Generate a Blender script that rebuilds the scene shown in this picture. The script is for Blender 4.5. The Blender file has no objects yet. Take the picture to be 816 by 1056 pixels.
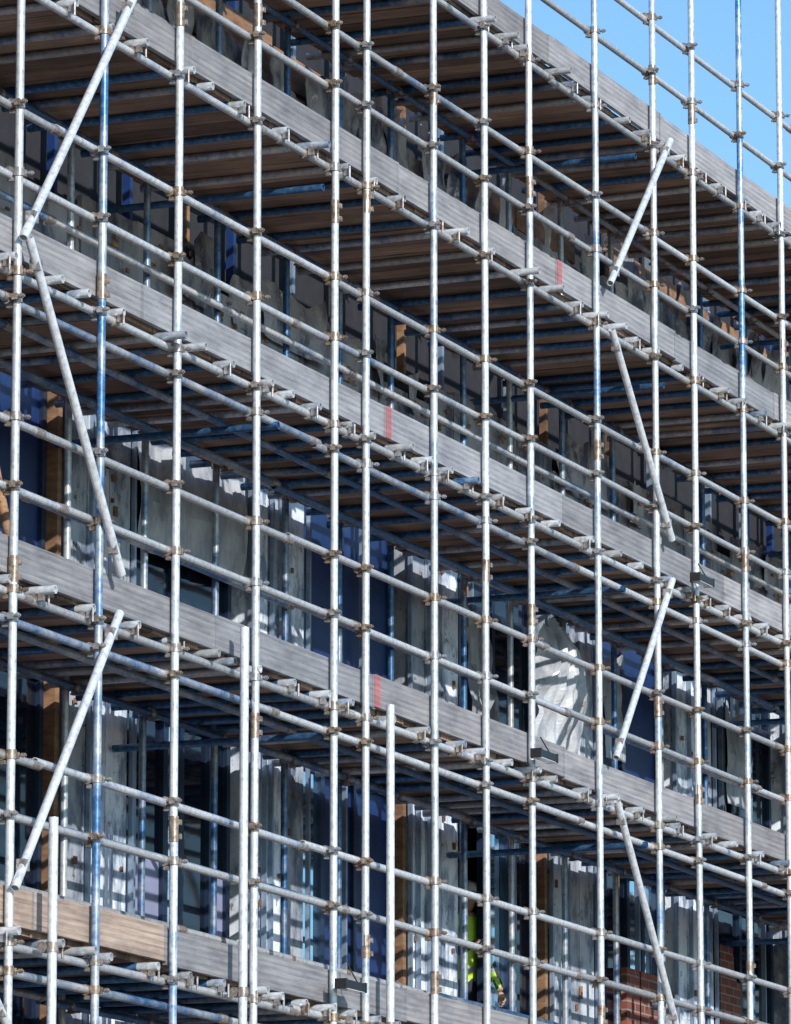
import bpy, math, random
from mathutils import Vector, Matrix, noise
random.seed(11)
G=1.6            # camera eye height above the ground
scene=bpy.context.scene
COL=scene.collection

# ------------------------------------------------------------------ helpers
class MB:
    def __init__(s): s.v=[];s.f=[];s.c=[];s.sm=[]
    def add(s,vs,fs,col,smooth=False):
        o=len(s.v); s.v+= [tuple(v) for v in vs]; s.c+=[col]*len(vs)
        s.f+=[tuple(i+o for i in f) for f in fs]; s.sm+=[smooth]*len(fs)
    def tube(s,a,b,r,col=(0,0.5,0,1),n=10,smooth=True):
        a=Vector(a);b=Vector(b);d=(b-a).normalized()
        up=Vector((0,0,1)) if abs(d.z)<.9 else Vector((1,0,0))
        u=d.cross(up).normalized();w=d.cross(u)
        vs=[]
        for p in (a,b):
            for i in range(n):
                t=2*math.pi*i/n
                vs.append(p+u*math.cos(t)*r+w*math.sin(t)*r)
        fs=[(i,(i+1)%n,n+(i+1)%n,n+i) for i in range(n)]
        s.add(vs,fs,col,True)
        # tube ends: rim plus recessed bore
        for p,sg in ((a,1),(b,-1)):
            ring=[p+u*math.cos(2*math.pi*i/n)*r+w*math.sin(2*math.pi*i/n)*r for i in range(n)]
            if r>.02 and r<.0302:
                ri=r*.8
                r2=[p+u*math.cos(2*math.pi*i/n)*ri+w*math.sin(2*math.pi*i/n)*ri for i in range(n)]
                r3=[q+d*sg*.05 for q in r2]
                fs=[(i,(i+1)%n,n+(i+1)%n,n+i) for i in range(n)]+[(n+i,n+(i+1)%n,2*n+(i+1)%n,2*n+i) for i in range(n)]+[tuple(range(2*n,3*n))]
                s.add(ring+r2+r3,fs,col,False)
            else:
                s.add(ring,[tuple(range(n))],col,False)
    def box(s,lo,hi,col=(0,.5,0,1),bev=0):
        x0,y0,z0=lo;x1,y1,z1=hi
        vs=[(x0,y0,z0),(x1,y0,z0),(x1,y1,z0),(x0,y1,z0),(x0,y0,z1),(x1,y0,z1),(x1,y1,z1),(x0,y1,z1)]
        s.add(vs,[(0,3,2,1),(4,5,6,7),(0,1,5,4),(1,2,6,5),(2,3,7,6),(3,0,4,7)],col)
    def obox(s,c,ax,ay,az,col):
        c=Vector(c);vs=[]
        for k in (-1,1):
            for (i,j) in ((-1,-1),(1,-1),(1,1),(-1,1)):
                vs.append(c+ax*i+ay*j+az*k)
        s.add(vs,[(0,3,2,1),(4,5,6,7),(0,1,5,4),(1,2,6,5),(2,3,7,6),(3,0,4,7)],col)
    def obj(s,name,mat,parent=None,bevel=0):
        me=bpy.data.meshes.new(name); me.from_pydata(s.v,[],s.f)
        me.polygons.foreach_set('use_smooth',s.sm)
        at=me.color_attributes.new('tint','FLOAT_COLOR','POINT')
        flat=[]
        for c in s.c: flat+=list(c)
        at.data.foreach_set('color',flat)
        me.materials.append(mat); me.update()
        ob=bpy.data.objects.new(name,me); COL.objects.link(ob)
        if parent: ob.parent=parent
        if bevel:
            m=ob.modifiers.new('bev','BEVEL');m.width=bevel;m.segments=2;m.limit_method='ANGLE'
        return ob
def empty(name,loc=(0,0,0)):
    e=bpy.data.objects.new(name,None);e.location=loc;COL.objects.link(e);return e

# ------------------------------------------------------------------ materials
def newmat(name):
    m=bpy.data.materials.new(name);m.use_nodes=True
    nt=m.node_tree;b=nt.nodes['Principled BSDF'];return m,nt,b
def N(nt,t,**k):
    n=nt.nodes.new(t)
    for a,v in k.items(): setattr(n,a,v)
    return n
def noisen(nt,scale,sc=(1,1,1),det=4,rough=.6):
    tc=N(nt,'ShaderNodeTexCoord');mp=N(nt,'ShaderNodeMapping');mp.inputs['Scale'].default_value=sc
    no=N(nt,'ShaderNodeTexNoise');no.inputs['Scale'].default_value=scale;no.inputs['Detail'].default_value=det;no.inputs['Roughness'].default_value=rough
    nt.links.new(tc.outputs['Object'],mp.inputs['Vector']);nt.links.new(mp.outputs['Vector'],no.inputs['Vector'])
    return no.outputs['Fac']
def ramp(nt,src,stops):
    r=N(nt,'ShaderNodeValToRGB');e=r.color_ramp.elements
    while len(e)<len(stops): e.new(.5)
    for i,(p,c) in enumerate(stops):
        e[i].position=p;e[i].color=c if len(c)==4 else (*c,1)
    nt.links.new(src,r.inputs['Fac']);return r.outputs['Color']
def mth(nt,op,a,b=None,clamp=False):
    n=N(nt,'ShaderNodeMath',operation=op);n.use_clamp=clamp
    for i,x in enumerate((a,b)):
        if x is None: continue
        if isinstance(x,(int,float)): n.inputs[i].default_value=x
        else: nt.links.new(x,n.inputs[i])
    return n.outputs[0]
def mix(nt,f,a,b,mode='MIX'):
    n=N(nt,'ShaderNodeMix',data_type='RGBA',blend_type=mode)
    for s,x in ((n.inputs[0],f),(n.inputs[6],a),(n.inputs[7],b)):
        if isinstance(x,(int,float)): s.default_value=x
        elif isinstance(x,tuple): s.default_value=x if len(x)==4 else (*x,1)
        else: nt.links.new(x,s)
    return n.outputs[2]
def bump(nt,b,h,dist,st=1):
    n=N(nt,'ShaderNodeBump');n.inputs['Distance'].default_value=dist;n.inputs['Strength'].default_value=st
    nt.links.new(h,n.inputs['Height']);nt.links.new(n.outputs['Normal'],b.inputs['Normal'])
def tint(nt):
    a=N(nt,'ShaderNodeAttribute',attribute_name='tint');s=N(nt,'ShaderNodeSeparateColor')
    nt.links.new(a.outputs['Color'],s.inputs[0]);return s.outputs

def tube_mat():
    m,nt,b=newmat('galvanised_and_blue_tube');t=tint(nt)
    n1=noisen(nt,1.1,det=6,rough=.75);fine=noisen(nt,28,det=3)
    galv=ramp(nt,fine,[(.3,(.40,.42,.46)),(.5,(.60,.62,.65)),(.75,(.73,.74,.75))])
    bluec=ramp(nt,fine,[(.3,(.03,.09,.21)),(.55,(.06,.18,.39)),(.8,(.18,.34,.52))])
    bf=mth(nt,'MULTIPLY',mth(nt,'SUBTRACT',mth(nt,'ADD',n1,t[0]),1.0),5,True)
    c=mix(nt,bf,galv,bluec)
    n2=noisen(nt,11,det=6,rough=.8)
    rf=mth(nt,'MULTIPLY',mth(nt,'SUBTRACT',mth(nt,'ADD',n2,t[2]),1.0),6,True)
    c=mix(nt,rf,c,(.17,.11,.075))
    c=mix(nt,1.0,c,ramp(nt,t[1],[(0,(.5,.5,.5)),(1,(1.15,1.15,1.15))]),'MULTIPLY')
    nt.links.new(c,b.inputs['Base Color']);b.inputs['Metallic'].default_value=.35
    nt.links.new(mth(nt,'ADD',mth(nt,'MULTIPLY',n2,.3),.2),b.inputs['Roughness'])
    return m
def coupler_mat():
    m,nt,b=newmat('weathered_coupler_steel');t=tint(nt)
    f=noisen(nt,30,det=4)
    a=ramp(nt,f,[(.3,(.10,.07,.05)),(.5,(.30,.22,.16)),(.75,(.52,.43,.34))])
    g=ramp(nt,f,[(.3,(.18,.18,.20)),(.75,(.56,.55,.55))])
    nt.links.new(mix(nt,t[0],a,g),b.inputs['Base Color'])
    b.inputs['Metallic'].default_value=.5;b.inputs['Roughness'].default_value=.34;return m
def toe_mat():
    m,nt,b=newmat('weathered_toe_board');t=tint(nt)
    g=noisen(nt,6,(.35,1,14),6,.7);big=noisen(nt,2.6,(.8,1,2.5),6,.7)
    c=ramp(nt,g,[(.28,(.18,.185,.205)),(.5,(.275,.28,.305)),(.75,(.35,.355,.38))])
    wood=ramp(nt,g,[(.28,(.20,.13,.09)),(.5,(.36,.26,.20)),(.75,(.48,.38,.31))])
    c=mix(nt,t[0],c,wood)
    c=mix(nt,t[2],c,(.42,.10,.11))
    c=mix(nt,1.0,c,ramp(nt,big,[(.3,(.62,.62,.65)),(.5,(1,1,1)),(.68,(1.25,1.25,1.22))]),'MULTIPLY')
    c=mix(nt,1.0,c,ramp(nt,t[1],[(0,(.7,.7,.7)),(1,(1.2,1.2,1.2))]),'MULTIPLY')
    nt.links.new(c,b.inputs['Base Color']);b.inputs['Roughness'].default_value=.7
    tc=N(nt,'ShaderNodeTexCoord');sx=N(nt,'ShaderNodeSeparateXYZ');nt.links.new(tc.outputs['Object'],sx.inputs[0])
    w=mth(nt,'SINE',mth(nt,'MULTIPLY',sx.outputs['Z'],150))
    h=mth(nt,'ADD',mth(nt,'MULTIPLY',w,.5),g);bump(nt,b,h,.006,.6);return m
def wood_mat(name,cols,sc):
    m,nt,b=newmat(name);t=tint(nt)
    g=noisen(nt,5,sc,6,.7);big=noisen(nt,1.5,(1,1,1),4)
    c=ramp(nt,g,[(.28,cols[0]),(.5,cols[1]),(.75,cols[2])])
    c=mix(nt,1.0,c,ramp(nt,big,[(.3,(.55,.55,.55)),(.7,(1.25,1.2,1.15))]),'MULTIPLY')
    c=mix(nt,1.0,c,ramp(nt,t[1],[(0,(.4,.4,.42)),(1,(1.5,1.45,1.42))]),'MULTIPLY')
    nt.links.new(c,b.inputs['Base Color']);b.inputs['Roughness'].default_value=.85;return m
def panel_mat(name,base,dark,spot,spots=.62,rough=.6,metal=0.0):
    m,nt,b=newmat(name);t=tint(nt)
    n1=noisen(nt,3,(1,1,.45),6,.7);n2=noisen(nt,11,(1,1,.8),6,.8)
    c=ramp(nt,n1,[(.40,dark),(.52,base),(.66,tuple(min(1,x*1.25) for x in base))])
    sf=mth(nt,'MULTIPLY',mth(nt,'SUBTRACT',n2,spots),14,True)
    c=mix(nt,sf,c,spot)
    c=mix(nt,1.0,c,ramp(nt,t[1],[(0,(.3,.3,.32)),(1,(1.35,1.35,1.35))]),'MULTIPLY')
    nt.links.new(c,b.inputs['Base Color']);b.inputs['Roughness'].default_value=rough;b.inputs['Metallic'].default_value=metal;bump(nt,b,n1,.02,.5);return m
def plain(name,col,rough=.5,metal=0,var=.25,scale=8):
    m,nt,b=newmat(name);n1=noisen(nt,scale,det=5)
    lo=tuple(x*(1-var) for x in col);hi=tuple(min(1,x*(1+var)) for x in col)
    nt.links.new(ramp(nt,n1,[(.3,lo),(.7,hi)]),b.inputs['Base Color'])
    b.inputs['Roughness'].default_value=rough;b.inputs['Metallic'].default_value=metal
    return m
def brick_mat():
    m,nt,b=newmat('red_brick')
    tc=N(nt,'ShaderNodeTexCoord');sx=N(nt,'ShaderNodeSeparateXYZ');cx=N(nt,'ShaderNodeCombineXYZ')
    nt.links.new(tc.outputs['Object'],sx.inputs[0]);nt.links.new(sx.outputs['X'],cx.inputs['X']);nt.links.new(sx.outputs['Z'],cx.inputs['Y'])
    br=N(nt,'ShaderNodeTexBrick');br.inputs['Scale'].default_value=1;br.inputs['Brick Width'].default_value=.225;br.inputs['Row Height'].default_value=.075
    br.inputs['Color1'].default_value=(.28,.085,.055,1);br.inputs['Color2'].default_value=(.16,.055,.04,1);br.inputs['Mortar'].default_value=(.25,.22,.2,1);br.inputs['Mortar Size'].default_value=.007
    nt.links.new(cx.outputs[0],br.inputs['Vector']);nt.links.new(br.outputs['Color'],b.inputs['Base Color']);b.inputs['Roughness'].default_value=.9;return m
M_TUBE=tube_mat();M_CPL=coupler_mat();M_TOE=toe_mat();M_BRICK=brick_mat()
M_DECK=wood_mat('scaffold_board_wood',[(.14,.09,.065),(.29,.205,.155),(.42,.32,.25)],(8,.5,1))
M_TIMB=wood_mat('raw_timber',[(.14,.075,.04),(.27,.155,.085),(.4,.26,.16)],(1,1,4))
M_PANEL=panel_mat('insulation_panel',(.56,.61,.68),(.15,.19,.27),(.10,.08,.075),.58)
M_MEMB=panel_mat('breather_membrane',(.31,.30,.32),(.06,.065,.10),(.62,.55,.52),.59,.45,.1)
M_SHEET=panel_mat('plastic_sheet',(.55,.57,.60),(.32,.34,.38),(.4,.42,.45),.8,.3)
M_NAVY=plain('navy_board',(.009,.033,.13),.45,0,.3,3)
M_LILAC=plain('primed_board',(.24,.26,.40),.6,0,.1,2)
M_FRAME=plain('window_frame_aluminium',(.025,.045,.09),.35,.4)
M_STUD=plain('steel_stud',(.28,.36,.47),.4,.5,.3,6)
M_CONC=plain('shade_dark_concrete',(.020,.021,.028),.9)  # near-black colour carries the shade inside the openings
M_WALL=plain('blockwork',(.25,.25,.27),.9,0,.3,4)
M_BLACK=plain('black_housing',(.015,.015,.018),.45)
M_LENS=plain('lamp_lens',(.5,.52,.55),.15)
def glass_mat(name,col,metal):
    m,nt,b=newmat(name);b.inputs['Base Color'].default_value=(*col,1);b.inputs['Metallic'].default_value=metal
    b.inputs['Roughness'].default_value=.04;b.inputs['IOR'].default_value=1.4
    n=noisen(nt,.9,det=1);bump(nt,b,n,.01,.25);return m
M_GD=glass_mat('dark_glass',(.006,.010,.022),0);M_GB=glass_mat('coated_glass',(.55,.76,.90),.95)

# ------------------------------------------------------------------ scaffold
scaf=empty('scaffolding')
D_=14.3
XO=[28.753,29.926,31.05,32.292,33.605,34.166,35.41,36.405,37.327,38.757,40.083,41.032,42.246,43.313]
BLUE=[.42,.58,.48,.40,.55,.42,.48,.52,.44,.42,.52,.44,.48,.48]
left=[28.753-1.2*i for i in range(1,9)][::-1]
right=[43.313+1.15*i for i in range(1,12)]
outs=[(x,.4) for x in left]+list(zip(XO,BLUE))+[(x,.4) for x in right]
X0=outs[0][0];X1=outs[-1][0]
XI=[36.8-3.4-1.2*i for i in range(0,10)][::-1]+[34.58,35.8,36.8,37.8,39.3,40.3,41.5,42.7,43.85,45.0,46.2,47.4,48.6,49.8,51,52.2,53.4,54.6,55.8]
LV={'F':1.85+G,'E':.276*D_+G,'D':.4226*D_+G,'C':.558*D_+G,'B':.6838*D_+G,'A':.805*D_+G}
RAILS={'F':(.28,.72),'E':(.42,.78),'D':(.29,.71),'C':(.27,.70),'B':(.25,.68),'A':(.27,.72)}
R=.0258
YI=1.32
rnd=random.uniform
std=MB();led=MB();tra=MB();bra=MB();cpl=MB()

def coupler(x,y,z,dy=.053,galv=None):
    """right angle coupler: band on the standard, band on the ledger, bolts and nuts"""
    g=galv if galv is not None else random.choice((0,.1,.3,.5,.7,1))
    c=(g,.5,0,1)
    h=rnd(.023,.029)
    cpl.tube((x,y,z-h),(x,y,z+h),.0355,c,8)
    cpl.tube((x-h,y+dy,z),(x+h,y+dy,z),.0355,c,8)
    sx=random.choice((-1,1))
    cpl.obox((x+sx*.046,y-.01,z),Vector((.014,0,0)),Vector((0,.018,0)),Vector((0,0,.019)),c)
    cpl.tube((x+sx*.05,y-.075,z),(x+sx*.05,y+.03,z),.008,c,6)
    cpl.tube((x+sx*.05,y-.066,z),(x+sx*.05,y-.044,z),.015,c,6)
    cpl.obox((x,y+dy-.01,z-.045),Vector((.018,0,0)),Vector((0,.018,0)),Vector((0,0,.012)),c)
    cpl.tube((x,y+dy-.075,z-.048),(x,y+dy+.02,z-.048),.008,c,6)

def long_tube(mb,x0,x1,y,z,blue,rust=.25,seg=(3.6,6.2),sag=.014):
    x=x0-rnd(0,2)
    while x<x1:
        L=rnd(*seg);e=min(x+L,x1+.3)
        z0=z+rnd(-sag,sag);z1=z+rnd(-sag,sag)
        mb.tube((x,y,z0),(e,y,z1),R,(rnd(*blue),rnd(.2,.8),rust+rnd(0,.15),1),10,True)
        if e<x1: cpl.tube((e-.06,y,z1),(e+.06,y,z1),.031,(.5,.5,0,1),8)
        x=e+.004
TOP=16.2+G
# outer standards
for i,(x,b) in enumerate(outs):
    z=.05
    while z<TOP:
        L=rnd(3.2,6.4);e=min(z+L,TOP)
        std.tube((x+rnd(-.006,.006),rnd(-.003,.003),z),(x+rnd(-.006,.006),0,e),R*1.02,(b+rnd(-.12,.12),rnd(.55,1),.27+rnd(0,.15),1),12,True)
        if e<TOP:
            cpl.tube((x,0,e-.08),(x,0,e+.08),.032,(.1,.5,0,1),8)
            cpl.obox((x+.03,-.02,e+.045),Vector((.016,0,0)),Vector((0,.016,0)),Vector((0,0,.016)),(.1,.5,0,1))
            cpl.obox((x+.03,-.02,e-.045),Vector((.016,0,0)),Vector((0,.016,0)),Vector((0,0,.016)),(.1,.5,0,1))
        z=e+.003
    std.box((x-.075,-.075,.02),(x+.075,.075,.03),(0,.5,.2,1))
for x in XI:
    std.tube((x,YI,.05),(x+rnd(-.01,.01),YI,LV['A']+rnd(-.1,1.0)),R,(rnd(.45,.72),rnd(0,.35),.3,1),10,True)
    std.box((x-.075,YI-.075,.02),(x+.075,YI+.075,.03),(0,.5,.2,1))
# short free standards in front
for x,zt in ((31.9,5.97+G),(34.36,5.82+G),(29.13,4.39+G)):
    std.tube((x,-.10,.05),(x,-.10,zt),R*1.12,(.28,1,.1,1),12,True)
    for k in ('F','E'):
        z=LV[k]-.33
        cpl.tube((x,-.1,z-.03),(x,-.1,z+.03),.038,(.4,.5,0,1),8);cpl.tube((x-.03,-.045,z),(x+.03,-.045,z),.034,(.4,.5,0,1),8)
    std.box((x-.075,-.175,.031),(x+.075,-.025,.041),(0,.5,.2,1))

toe=MB();deck=MB()
for k,zt in LV.items():
    zd=zt-.205           # deck top
    zb=zd-.045           # board underside
    ztr=zb-R-.002        # transoms
    zl=ztr-2*R-.003      # ledgers
    # toe boards
    x=X0-.1-rnd(0,1)
    cuts={'C':[34.62],'D':[34.42],'B':[38.02],'E':[31.05]}.get(k,[])
    cur=x;pts=[x]
    while cur<X1:
        nx=cur+rnd(2.4,3.95)
        for cc in cuts:
            if cur<cc<nx or abs(nx-cc)<1.2: 
                if cc>cur+.3: nx=cc
        pts.append(nx);cur=nx
    for a,b in zip(pts[:-1],pts[1:]):
        wood=0.0
        if k=='E' and b<31.1: wood=.85
        dz=rnd(-.014,.014);dy=rnd(0,.006)
        col=(wood+rnd(0,.18 if wood==0 else .1),rnd(.1,.8),0,1)
        a2=a
        if k!='E' and any(abs(a-cc)<1e-6 for cc in cuts):
            toe.box((a,.036,zt-.225+dz),(a+.09,.074,zt+dz),(0,.6,.8,1)); a2=a+.091
        toe.box((a2,.036+dy,zt-.225+dz),(b-.006,.074+dy,zt+dz),col)
        toe.box((b-.045,.033+dy,zt-.226+dz),(b-.02,.0355+dy,zt+.001+dz),(0,.1,0,1))
    # deck boards laid across, with uneven ends and gaps
    x=X0
    while x<X1:
        w=.222
        deck.box((x,.085+rnd(0,.03),zb+rnd(-.006,.004)),(x+w,1.50+rnd(-.06,.06),zd+rnd(-.004,.004)),(0,rnd(.0,1),0,1))
        x+=w+rnd(.003,.014)
    # ledgers
    long_tube(led,X0,X1,.056,zl,(.3,.55))
    long_tube(led,X0,X1,YI-.056,zl,(.5,.8))
    if k in 'FEDC': long_tube(led,X0,X1,.70,zl,(.55,.8))
    if k in 'EDCF': long_tube(led,X0,X1,.056,zl-.17,(.35,.62))
    if k=='C': long_tube(led,X0,X1,1.02,zl-.10,(.6,.8))
    for x,_ in outs:
        coupler(x,0,zl)
        if k in 'EDCF' and random.random()<.8: coupler(x,0,zl-.17)
    for x in XI: coupler(x,YI,zl,-.056)
    # transoms
    x=X0+.1;q=0
    while x<X1:
        out=rnd(-.06,.01) if random.random()<.85 else -rnd(.08,.13);q+=1
        xe=x+rnd(-.06,.06)
        tra.tube((x,.1,ztr),(xe,1.5+rnd(0,.1),ztr-rnd(0,.004)),R*1.04,(rnd(.45,.95),rnd(.1,1),.28,1),10,True)
        tra.tube((x,out,ztr),(x,.098,ztr),R*1.04,(rnd(.2,.6),rnd(.3,1),.35,1),10,True)
        g=rnd(0,1)
        if random.random()<.75:
            cpl.tube((x-.024,.056,zl),(x+.024,.056,zl),.0325,(g,.5,0,1),8)
            cpl.obox((x,.004,zl+.02),Vector((.017,0,0)),Vector((0,.017,0)),Vector((0,0,rnd(.022,.034))),(g,.5,0,1))
            sgn=random.choice((-1,1))
            cpl.tube((x+.03*sgn,-.03,zl-.035),(x+.03*sgn,-.03,zl+.05),.008,(g,.5,0,1),6)
        if q%13==0:   # lower tie tube through to the building
            tra.tube((x+.2,.0,zl-.19),(x+.22,1.66,zl-.19),R,(rnd(.6,.9),.2,.3,1),10,True)
        x+=rnd(.34,.72)
    # guard rails
    for h in RAILS[k]:
        long_tube(led,X0,X1,.056,zt+h,(.28,.55))
        for x,_ in outs: coupler(x,0,zt+h+rnd(-.008,.008))
    # inner rail
    if k!='A':
        long_tube(led,X0,X1,YI-.056,zt+.33,(.4,.7))
        long_tube(led,X0,X1,YI-.056,zt+.80,(.4,.7))
        for x in XI:
            if random.random()<.7: coupler(x,YI,zt+.33,-.056)
# facade bracing zig-zags
def brace(x0,z0,x1,z1,y=-.062):
    bra.tube((x0,y,z0+G),(x1,y,z1+G),R*1.08,(.36,1,.2,1),12,True)
    for (x,z) in ((x0,z0),(x1,z1)):
        f=.08
        xx=x+(x1-x0)*(f if x==x0 else -f);zz=z+(z1-z0)*(f if z==z0 else -f)
        cpl.obox((xx,y+.005,zz+G),Vector((.03,0,0)),Vector((0,.03,0)),Vector((0,0,.035)),(0.5,.5,0,1))
brace(30.27,9.80,28.70,7.83);brace(28.78,7.85,30.12,6.02);brace(30.10,5.78,28.70,3.92)
brace(28.4,3.3,30.1,1.9)
brace(40.33,11.27,38.90,9.78);brace(38.93,9.42,40.28,8.0);brace(40.28,7.68,38.95,6.08);brace(38.97,5.75,40.32,4.1);brace(40.3,3.9,38.9,1.9)
std.obj('standards',M_TUBE,scaf);led.obj('ledgers_and_guard_rails',M_TUBE,scaf);tra.obj('transoms',M_TUBE,scaf)
bra.obj('diagonal_braces',M_TUBE,scaf);cpl.obj('couplers',M_CPL,scaf)
toe.obj('toe_boards',M_TOE,scaf,.004);deck.obj('deck_boards',M_DECK,scaf)

# ------------------------------------------------------------------ building
bld=empty('apartment_building')
W=1.70
PS=32.9;PP=3.07;PW=1.03
BX0=PS-PP*5;BX1=PS+PP*9
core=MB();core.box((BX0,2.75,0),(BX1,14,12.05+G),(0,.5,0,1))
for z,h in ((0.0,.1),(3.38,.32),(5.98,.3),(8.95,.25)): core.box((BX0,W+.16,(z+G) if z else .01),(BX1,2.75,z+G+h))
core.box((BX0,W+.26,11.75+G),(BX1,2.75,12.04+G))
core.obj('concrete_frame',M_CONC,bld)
wl=MB()
for z0,z1 in ((0.0-G+.02,.5),(2.55,3.4),(5.93,6.62)):
    wl.box((BX0,W,z0+G),(BX1,W+.15,z1+G))
wl.obj('spandrel_walls',M_WALL,bld)
pan=MB();stud=MB();navy=MB();fr=MB();gd=MB();gb=MB();tim=MB();lil=MB();sheet=MB();dk=MB();brk=MB()
def window(x0,x1,z0,z1,gl,mull=(.5,),tr=None,y=W+.10):
    f=.06
    for a,b in ((x0,x0+f),(x1-f,x1)): fr.box((a,y-.04,z0),(b,y+.04,z1))
    fr.box((x0+f,y-.039,z0),(x1-f,y+.039,z0+f));fr.box((x0+f,y-.039,z1-f),(x1-f,y+.039,z1))
    xs=[x0+f]+[x0+(x1-x0)*m for m in mull]+[x1-f]
    for m in xs[1:-1]: fr.box((m-.035,y-.042,z0+f),(m+.035,y+.038,z1-f))
    if tr: fr.box((x0+f,y-.037,z0+(z1-z0)*tr),(x1-f,y+.035,z0+(z1-z0)*tr+.06))
    for i,(a,b) in enumerate(zip(xs[:-1],xs[1:])):
        g=gl[i%len(gl)]
        if g=='o': continue
        mb={'d':gd,'b':gb,'n':navy,'l':lil}[g]
        if g=='l':
            mb.box((a,y-.01,z0+f),(b,y+.01,z0+(z1-z0)*.6));gd.box((a,y-.008,z0+(z1-z0)*.6+.001),(b,y+.008,z1-f));continue
        mb.box((a,y-.01+i*.001,z0+f),(b,y+.01+i*.001,z1-f))
ST=[(3.4+G,5.92+G,'E'),(6.62+G,8.2+G,'D')]
for (z0,z1,lv) in ST+[(.5+G,2.55+G,'F')]:
    for k in range(-5,9):
        px=PS+k*PP
        for j in range(3):
            a=px+j*PW/3;b=a+PW/3-.012
            pan.box((a,W-.02+rnd(-.008,.008),z0+rnd(0,.01)),(b,W+.12,z1-.003),(0,rnd(.2,1.0),0,1))
        for sx in (px-.03,px+PW*.35,px+PW+.01):
            stud.box((sx,W-.055,z0),(sx+.03,W-.024,z1))
        if random.random()<.6:
            sx=px+rnd(.1,.8);stud.box((sx,W-.065,z0),(sx+.02,W-.03,z1))
        for q in range(8):
            cx=px+rnd(.08,PW-.12);cz=rnd(z0,z1)
            tim.box((cx,W-.045,cz),(cx+rnd(.02,.05),W-.03,cz+rnd(.02,.07)),(0,rnd(.1,.5),0,1))
        if (k,lv) in ((0,'E'),(3,'E'),(2,'E'),(0,'D')): tim.box((px-.10,W-.01,z0),(px-.035,W+.09,z1),(0,.45,0,1))
        x0=px+PW+.05;x1=px+PP-.13
        if lv=='E':
            spec={-1:('nd',(.55,)),0:('lbd',(.40,.55,.82)),1:('bnn',(.26,.6)),2:('obd',(.42,.68,)),3:('bdb',(.12,.55,.75)),4:('dd',(.5,))}.get(k,('db',(.5,)))
        elif lv=='D':
            spec={-1:('nn',(.6,)),0:('dd',(.5,)),1:('nn',(.45,)),2:('dd',(.5,)),3:('nn',(.5,)),4:('dd',(.4,))}.get(k,('dn',(.5,)))
        else: spec=('dd',(.5,))
        window(x0,x1,z0,z1,spec[0],spec[1],.62 if lv=='D' and k%2==0 else None)
        for q in range(random.choice((0,1,1,2))):
            sx=rnd(x0+.1,x1-.1)
            if k==2 and lv=='E': sx=rnd(x0+1,x1-.1)
            (stud if random.random()<.8 else tim).box((sx,W+.0,z0),(sx+.03,W+.04,z1),(0,.5,0,1))
# brick courses added to stand in for brick reflected in the panes
for a,b,z in ((46.45,47.0,5.45),(44.0,44.85,5.0),(49.6,50.4,5.2)):
    zz=3.41
    while zz<z:
        cut=.0 if zz<z-.3 else rnd(.05,.25)
        brk.box((a,W-.0,zz+G),(b-cut,W+.055,zz+G+.0745));zz+=.075
brk.obj('brick_reflection_standin',M_BRICK,bld)
stud.box((BX0,W-.03,8.2+G),(BX1,W+.1,8.27+G));

# crinkled membranes
def crinkle(mb,x0,x1,z0,ztop,y,rag=.12,step=.08,amp=.05,seed=0,col=.5):
    nx=int((x1-x0)/step);nz=8;vs=[];fs=[]
    for i in range(nx+1):
        x=x0+(x1-x0)*i/nx
        t=ztop+rag*(noise.noise(Vector((x*1.7,seed,0)))+.6*noise.noise(Vector((x*6,seed,3))))
        for j in range(nz+1):
            z=z0+(t-z0)*j/nz
            yy=y+amp*noise.noise(Vector((x*2.2,z*1.5,seed)))+amp*.6*noise.noise(Vector((x*7,z*5,seed+4)))-(.05*max(0,noise.noise(Vector((x*3,seed,9)))) if j==nz else 0)
            vs.append((x,yy,z))
    for i in range(nx):
        for j in range(nz):
            a=i*(nz+1)+j;fs.append((a,a+nz+1,a+nz+2,a+1))
    mb.add(vs,fs,(0,col,0,1),False)
memb=MB()
# foil faced spandrel boards, C lift
x=BX0
while x<BX1-.1:
    L=min(rnd(.5,1.1),BX1-x)
    zt=9.26+rnd(-.07,.07)
    if 34.0<x<35.6 or 38.2<x<38.9 or 41.4<x<42.2 or 45.5<x<46.6: zt-=.2
    memb.box((x,W-.05+rnd(-.02,.02),8.28+G),(x+L-.012,W-.01,zt+G),(0,rnd(.4,1),0,1))
    for q in range(6):
        cx=x+rnd(.05,L-.1);cz=rnd(8.85,zt-.06)+G
        tim.box((cx,W-.085,cz),(cx+rnd(.03,.07),W-.071,cz+rnd(.015,.04)),(0,rnd(.1,1),0,1))
    x+=L
for a,b in ((36.0,37.2),(42.4,43.5)):
    crinkle(memb,a,b,8.9+G,9.36+G,W-.1,.14,.06,.06,a,.9)
# parapet strips, B lift
x=BX0
while x<BX1:
    L=rnd(1.0,2.4);crinkle(memb,x,x+L,10.15+G,11.04+G+rnd(-.1,.06),W-.05+rnd(-.03,.03),.09,.06,.05,x,rnd(.4,1));x+=L-.02
for i in range(60):
    x=rnd(28,50);crinkle(memb,x,x+rnd(.12,.4),10.8+G,11.15+G+rnd(-.1,.12),W-.12,.2,.04,.09,x*3,rnd(.9,1.4))
for i in range(14):
    x=rnd(28,50);crinkle(memb,x,x+rnd(.15,.5),8.9+G,9.3+G+rnd(-.1,.08),W-.1,.15,.04,.08,x*3,rnd(.5,1))
memb.obj('breather_membrane',M_MEMB,bld)
x=BX0
while x<BX1:
    L=rnd(1.2,2.6);tim.box((x,W+.03,10.98+G+rnd(-.03,.03)),(x+L-.05,W+.06,11.26+G+rnd(-.06,.1)),(0,rnd(.2,.8),0,1));x+=L+(rnd(.2,.9) if random.random()<.5 else 0)
x=BX0
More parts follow.
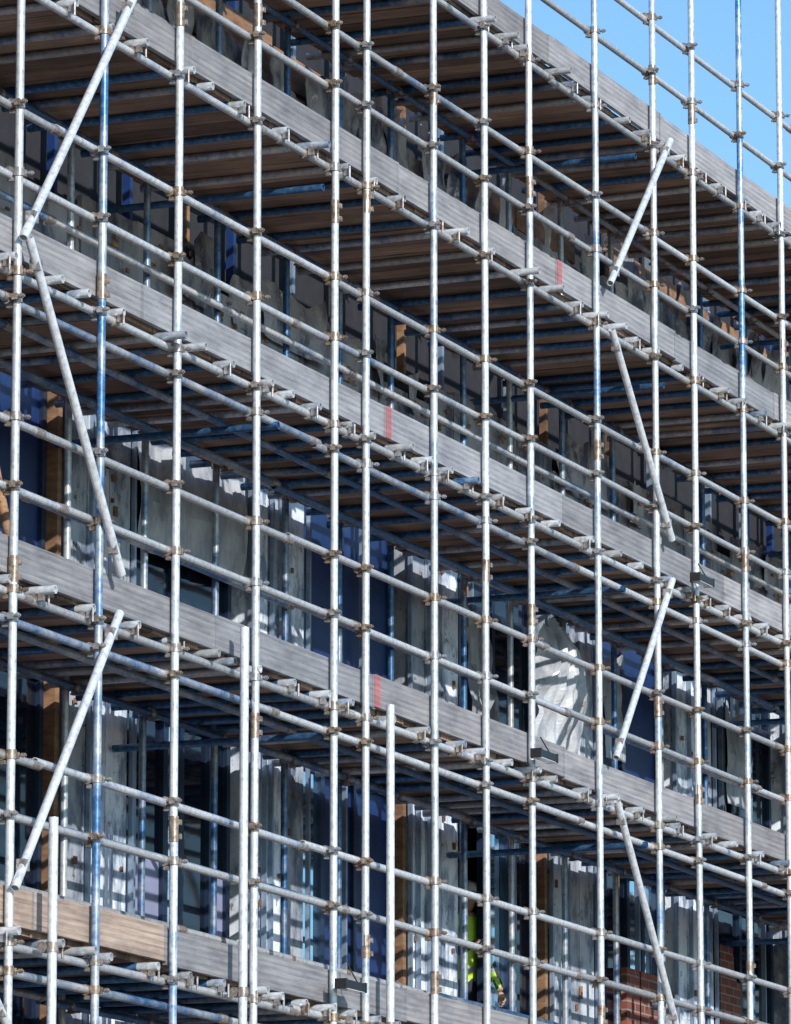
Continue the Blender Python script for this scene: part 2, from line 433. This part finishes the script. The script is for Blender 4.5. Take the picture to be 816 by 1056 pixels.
while x<BX1:
    (tim if random.random()<.35 else (navy if random.random()<.5 else stud)).box((x,W+.061,9.2+G),(x+.05,W+.12,11.74+G),(0,rnd(.1,.5),0,1));x+=rnd(.7,1.6)
dk.box((BX0,W+.2,9.17+G),(BX1,W+.24,11.74+G))  # near-black sheet paints in the shade of the recess above the spandrel
dk.obj('recess_shade_backing',M_CONC,bld)
crinkle(sheet,33.98,35.85,7.0+G,7.95+G,W-.03,.08,.05,.07,5,.4)
crinkle(sheet,40.25,40.9,6.7+G,7.6+G,W-.03,.12,.05,.09,15,.5)
for x,d in ((43.5,.4),(46.6,.6)):
    crinkle(sheet,x,x+d,6.8+G,7.7+G,W-.02,.12,.05,.06,x,.4)
pan.obj('insulation_panels',M_PANEL,bld);stud.obj('steel_studs',M_STUD,bld);navy.obj('navy_boards',M_NAVY,bld)
fr.obj('window_frames',M_FRAME,bld);gd.obj('dark_window_panes',M_GD,bld);gb.obj('coated_window_panes',M_GB,bld)
tim.obj('timber_battens',M_TIMB,bld);lil.obj('primed_boards',M_LILAC,bld);sheet.obj('window_wrapping',M_SHEET,bld)

# crumpled sheeting hung on the inner rail
ps=MB();nx=30;nz=34;vs=[];fs=[]
for i in range(nx+1):
    for j in range(nz+1):
        u=i/nx;v=j/nz;wd=1.25-.6*v+.14*math.sin(v*5)+.1*noise.noise(Vector((v*6,3,1)))
        x=40.75+(u-.5)*wd;z=6.42+G+v*(1.03+.1*noise.noise(Vector((u*5,8,2))))
        y=1.10-.16*math.sin(v*3.1)*math.sin(u*3.1)+.10*noise.noise(Vector((u*6,v*2,2)))+.06*noise.noise(Vector((u*14,v*6,7)))
        vs.append((x,y,z))
for i in range(nx):
    for j in range(nz):
        a=i*(nz+1)+j;fs.append((a,a+nz+1,a+nz+2,a+1))
ps.add(vs,fs,(0,.45,0,1),False);ps.obj('plastic_sheeting',M_SHEET)

# wooden ladder on the D deck
ld=empty('wooden_ladder');lm=MB();LX=29.62
for dx in (0,.38):
    lm.tube((LX+dx,.55,5.84+G),(LX+dx,1.12,8.3+G),.032,(0,.6,0,1),8)
for i in range(9):
    t=.06+i*.108
    p=Vector((LX,.55,5.84+G)).lerp(Vector((LX,1.12,8.3+G)),t)
    lm.tube(p,p+Vector((.38,0,0)),.016,(0,.8,0,1),8)
lm.obj('stiles_and_rungs',M_TIMB,ld)

# work lights clamped to the standards
def work_light(x,z):
    e=empty('work_light');h=MB();l=MB()
    h.box((x-.16,-.17,z-.028),(x+.16,-.09,z+.028));
    h.box((x-.175,-.175,z-.034),(x-.16,-.085,z+.034));h.box((x+.16,-.175,z-.034),(x+.175,-.085,z+.034))
    h.box((x-.02,-.09,z-.015),(x+.02,-.03,z+.015))
    h.tube((x+.12,-.13,z+.03),(x+.13,-.05,z+.16),.006,(0,0,0,1),6)
    l.box((x-.155,-.165,z-.034),(x+.155,-.095,z-.0285))
    h.obj('housing',M_BLACK,e,.004);l.obj('lens',M_LENS,e)
work_light(33.6,3.82+G);work_light(37.24,5.86+G);work_light(40.8,7.76+G)

# ------------------------------------------------------------------ worker
wk=empty('construction_worker')
M_VEST=plain('hi_vis_fabric',(.46,.70,.04),.7,0,.1,20);M_DARK=plain('work_trousers',(.03,.035,.06),.85);M_SKIN=plain('skin',(.45,.26,.18),.5,0,.08,20)
M_HAT=plain('hard_hat_plastic',(.6,.6,.58),.3,0,.05);M_TAPE=plain('reflective_tape',(.45,.45,.47),.3,.2,.05);M_BOOT=plain('boot_leather',(.05,.035,.025),.6)
WP=Vector((40.95,1.98,3.70+G))
rot=Matrix.Rotation(math.radians(150),4,'Z')
def skinmesh(name,pts,edges,rad,mat_fn,mats,root=0,levels=2):
    me=bpy.data.meshes.new(name+'_sk');me.from_pydata(pts,edges,[])
    ob=bpy.data.objects.new(name,me);COL.objects.link(ob)
    sk=ob.modifiers.new('s','SKIN');sk.use_smooth_shade=True
    for i,v in enumerate(me.skin_vertices[0].data):
        r=rad[i];v.radius=r if isinstance(r,tuple) else (r,r);v.use_root=(i==root)
    ss=ob.modifiers.new('u','SUBSURF');ss.levels=levels;ss.render_levels=levels
    dg=bpy.context.evaluated_depsgraph_get();m2=bpy.data.meshes.new_from_object(ob.evaluated_get(dg))
    ob.modifiers.clear();ob.data=m2
    m2.materials.clear()
    for m in mats: m2.materials.append(m)
    for p in m2.polygons: p.material_index=mat_fn(p.center);p.use_smooth=True
    return ob
P=[(0,0,.95),(0,.01,1.12),(0,.02,1.30),(0,.02,1.43),(0,.03,1.52),
   (.09,0,.90),(.10,.03,.50),(.10,-.01,.09),(.10,.13,.04),
   (-.09,0,.90),(-.11,-.06,.50),(-.11,-.12,.09),(-.11,.02,.04),
   (.18,.02,1.41),(.23,.14,1.16),(.20,.38,1.20),(.19,.46,1.22),
   (-.18,.02,1.41),(-.24,.02,1.13),(-.22,.16,.93),(-.21,.20,.87)]
E=[(0,1),(1,2),(2,3),(3,4),(0,5),(5,6),(6,7),(7,8),(0,9),(9,10),(10,11),(11,12),(3,13),(13,14),(14,15),(15,16),(3,17),(17,18),(18,19),(19,20)]
Rr=[(.15,.11),(.145,.10),(.16,.115),(.12,.09),.055,.095,.062,.048,.045,.095,.062,.048,.045,.065,.048,.036,.03,.065,.048,.036,.03]
def bm(c):
    if c.z>1.475: return 1
    if c.z<.1: return 3
    if c.z<.96 and abs(c.x)<.19: return 2
    if abs(c.x)>.195 and (c.y>.42 or c.z<.9): return 1
    if abs(c.x)<.21 and (1.03<c.z<1.08 or 1.2<c.z<1.25): return 4
    if abs(c.x)>.215: return 2
    return 0
body=skinmesh('body',P,E,Rr,bm,[M_VEST,M_SKIN,M_DARK,M_BOOT,M_TAPE])
parts=[body]
def fingers(nm,base,fwd,side,down):
    base=Vector(base);fwd=Vector(fwd).normalized();side=Vector(side).normalized();down=Vector(down).normalized()
    pts=[base,base+fwd*.045,base+fwd*.08];ed=[(0,1),(1,2)];rd=[(.026,.016),(.036,.015),(.036,.013)]
    for i,(o,L) in enumerate(((-.028,.065),(-.009,.078),(.010,.072),(.028,.055))):
        n=len(pts);b0=base+fwd*.08+side*o
        pts+=[b0,b0+fwd*L*.4+down*.006,b0+fwd*L*.7+down*.025,b0+fwd*L*.8+down*.045]
        ed+=[(2,n),(n,n+1),(n+1,n+2),(n+2,n+3)];rd+=[.009,.009,.008,.007]
    n=len(pts);b0=base+fwd*.025-side*.03
    pts+=[b0,b0-side*.025+fwd*.03,b0-side*.03+fwd*.055+down*.01];ed+=[(1,n),(n,n+1),(n+1,n+2)];rd+=[.012,.010,.008]
    return skinmesh(nm,[tuple(p) for p in pts],ed,rd,lambda c:0,[M_SKIN],0,1)
parts.append(fingers('hand_right',(.19,.46,1.22),(0,1,.05),(1,0,0),(0,0,-1)))
parts.append(fingers('hand_left',(-.21,.20,.87),(0,.45,-.9),(0,.9,.45),(1,0,0)))
hb=MB();nu,nv=24,18
vs=[];fs=[]
for j in range(nv+1):
    ph=math.pi*j/nv
    for i in range(nu):
        th=2*math.pi*i/nu
        x=math.sin(ph)*math.cos(th);y=math.sin(ph)*math.sin(th);z=math.cos(ph)
        jaw=1-.22*max(0,-z)
        px=.078*x*jaw;py=.098*y*jaw;pz=.118*z
        f=max(0,y)**6
        if abs(x)<.35: 
            py+=.022*f*math.exp(-((z+.12)/.16)**2)*math.exp(-(x/.16)**2)
            py-=.010*f*math.exp(-((z+.52)/.05)**2)
        py-=.010*math.exp(-((z-.08)/.1)**2)*math.exp(-((abs(x)-.38)/.14)**2)*(1 if y>0 else 0)
        vs.append((px,.045+py,1.62+pz))
for j in range(nv):
    for i in range(nu): fs.append((j*nu+i,j*nu+(i+1)%nu,(j+1)*nu+(i+1)%nu,(j+1)*nu+i))
hb.add(vs,fs,(0,.5,0,1),True)
for s in (-1,1):
    hb.obox((s*.080,.035,1.61),Vector((.007,0,0)),Vector((0,.014,0)),Vector((0,0,.028)),(0,.5,0,1))
parts.append(hb.obj('head',M_SKIN,None,.004))
ey=MB()
for s in (-1,1): ey.tube((s*.03,.122,1.632),(s*.03,.132,1.632),.009,(0,0,0,1),8)
parts.append(ey.obj('eyes',M_BLACK))
hat=MB();vs=[];fs=[];nr=24
for j in range(9):
    ph=math.pi/2*j/8
    for i in range(nr):
        th=2*math.pi*i/nr;rr=math.cos(ph)
        vs.append((.105*rr*math.cos(th),.04+.125*rr*math.sin(th),1.665+.10*math.sin(ph)))
for i in range(nr):
    th=2*math.pi*i/nr;ex=1.12+(.28 if math.sin(th)>.5 else 0)
    vs.append((.105*1.12*math.cos(th),.04+.125*ex*math.sin(th),1.655))
for j in range(8):
    for i in range(nr): fs.append((j*nr+i,j*nr+(i+1)%nr,(j+1)*nr+(i+1)%nr,(j+1)*nr+i))
for i in range(nr): fs.append((9*nr+i,9*nr+(i+1)%nr,(i+1)%nr,i))
hat.add(vs,fs,(0,.5,0,1),True);parts.append(hat.obj('hard_hat',M_HAT))
for o in parts:
    o.data.transform(Matrix.Translation(WP)@rot);o.parent=wk

# ------------------------------------------------------------------ ground, road, opposite building
def sheetobj(name,x0,x1,y0,y1,z,mat):
    b=MB();b.add([(x0,y0,z),(x1,y0,z),(x1,y1,z),(x0,y1,z)],[(0,1,2,3)],(0,.5,0,1));return b.obj(name,mat)
sheetobj('ground',-1500,1500,-1500,1500,-.12,plain('bare_ground',(.22,.18,.14),.95,0,.3,.6))
sheetobj('road',-200,300,-12,-4,-.112,plain('asphalt',(.06,.06,.062),.9,0,.25,3))
mk=MB()
for i in range(-20,40): mk.box((i*6,-8.05,-.111),(i*6+3,-7.95,-.104))
mk.obj('road_marking',plain('road_paint',(.7,.7,.68),.7))
pv=MB();pv.box((-200,-3.85,-.119),(300,14,0));pv.box((-200,-18,-.119),(300,-12.15,0));pv.obj('pavement',plain('paving_concrete',(.38,.33,.27),.9,0,.2,2))
kb=MB();kb.box((-200,-4,-.119),(300,-3.853,.004));kb.box((-200,-12.147,-.119),(300,-12,.004));kb.obj('kerb',plain('kerb_stone',(.4,.4,.38),.85))
bb=empty('brick_building')
q=MB();q.box((72,-34,0),(150,-20,11.5));q.obj('walls',M_BRICK,bb)
q=MB();q2=MB()
for fz in (1,4.2,7.4):
    for i in range(24):
        x=73.5+i*3.2;q.box((x,-20.01,fz),(x+1.3,-19.97,fz+1.8));q2.box((x-.1,-19.99,fz-.15),(x+1.4,-19.9,fz-.005))
q.obj('windows',M_GD,bb);q2.obj('sills',plain('stone_sill',(.4,.38,.34)),bb)
q=MB();q.box((71.7,-34.3,11.5),(150.3,-19.7,11.8));q.obj('roof',plain('slate',(.08,.08,.09)),bb)

# ------------------------------------------------------------------ light
el=math.radians(23);az=math.radians(38)
S=Vector((-math.cos(el)*math.sin(az),-math.cos(el)*math.cos(az),math.sin(el)))
sd=bpy.data.lights.new('sun','SUN');sd.energy=5.0;sd.angle=math.radians(.5);sd.color=(1,.955,.89)
so=bpy.data.objects.new('sun',sd);so.rotation_euler=S.to_track_quat('Z','Y').to_euler();so.location=(0,-30,40);COL.objects.link(so)
w=bpy.data.worlds.new('World');scene.world=w;w.use_nodes=True;nt=w.node_tree
sky=nt.nodes.new('ShaderNodeTexSky');sky.sky_type='NISHITA';sky.sun_disc=False;sky.sun_elevation=el;sky.sun_rotation=math.pi+az
sky.air_density=1.0;sky.dust_density=.3;sky.ozone_density=1.5
bg=nt.nodes['Background'];bg.inputs['Strength'].default_value=.125
skc=mix(nt,1.0,sky.outputs[0],(.98,1.32,1.52),'MULTIPLY')
nt.links.new(skc,bg.inputs[0])
scene.view_settings.view_transform='Standard';scene.view_settings.look='None';scene.view_settings.exposure=0

# ------------------------------------------------------------------ camera
cd=bpy.data.cameras.new('camera');cd.sensor_fit='HORIZONTAL';cd.sensor_width=36;cd.lens=250;cd.clip_start=.5;cd.clip_end=5000
co=bpy.data.objects.new('camera',cd);COL.objects.link(co);co.location=(0,-D_,G)
co.rotation_euler=(math.radians(90+10.91),0,math.radians(-67.6));scene.camera=co
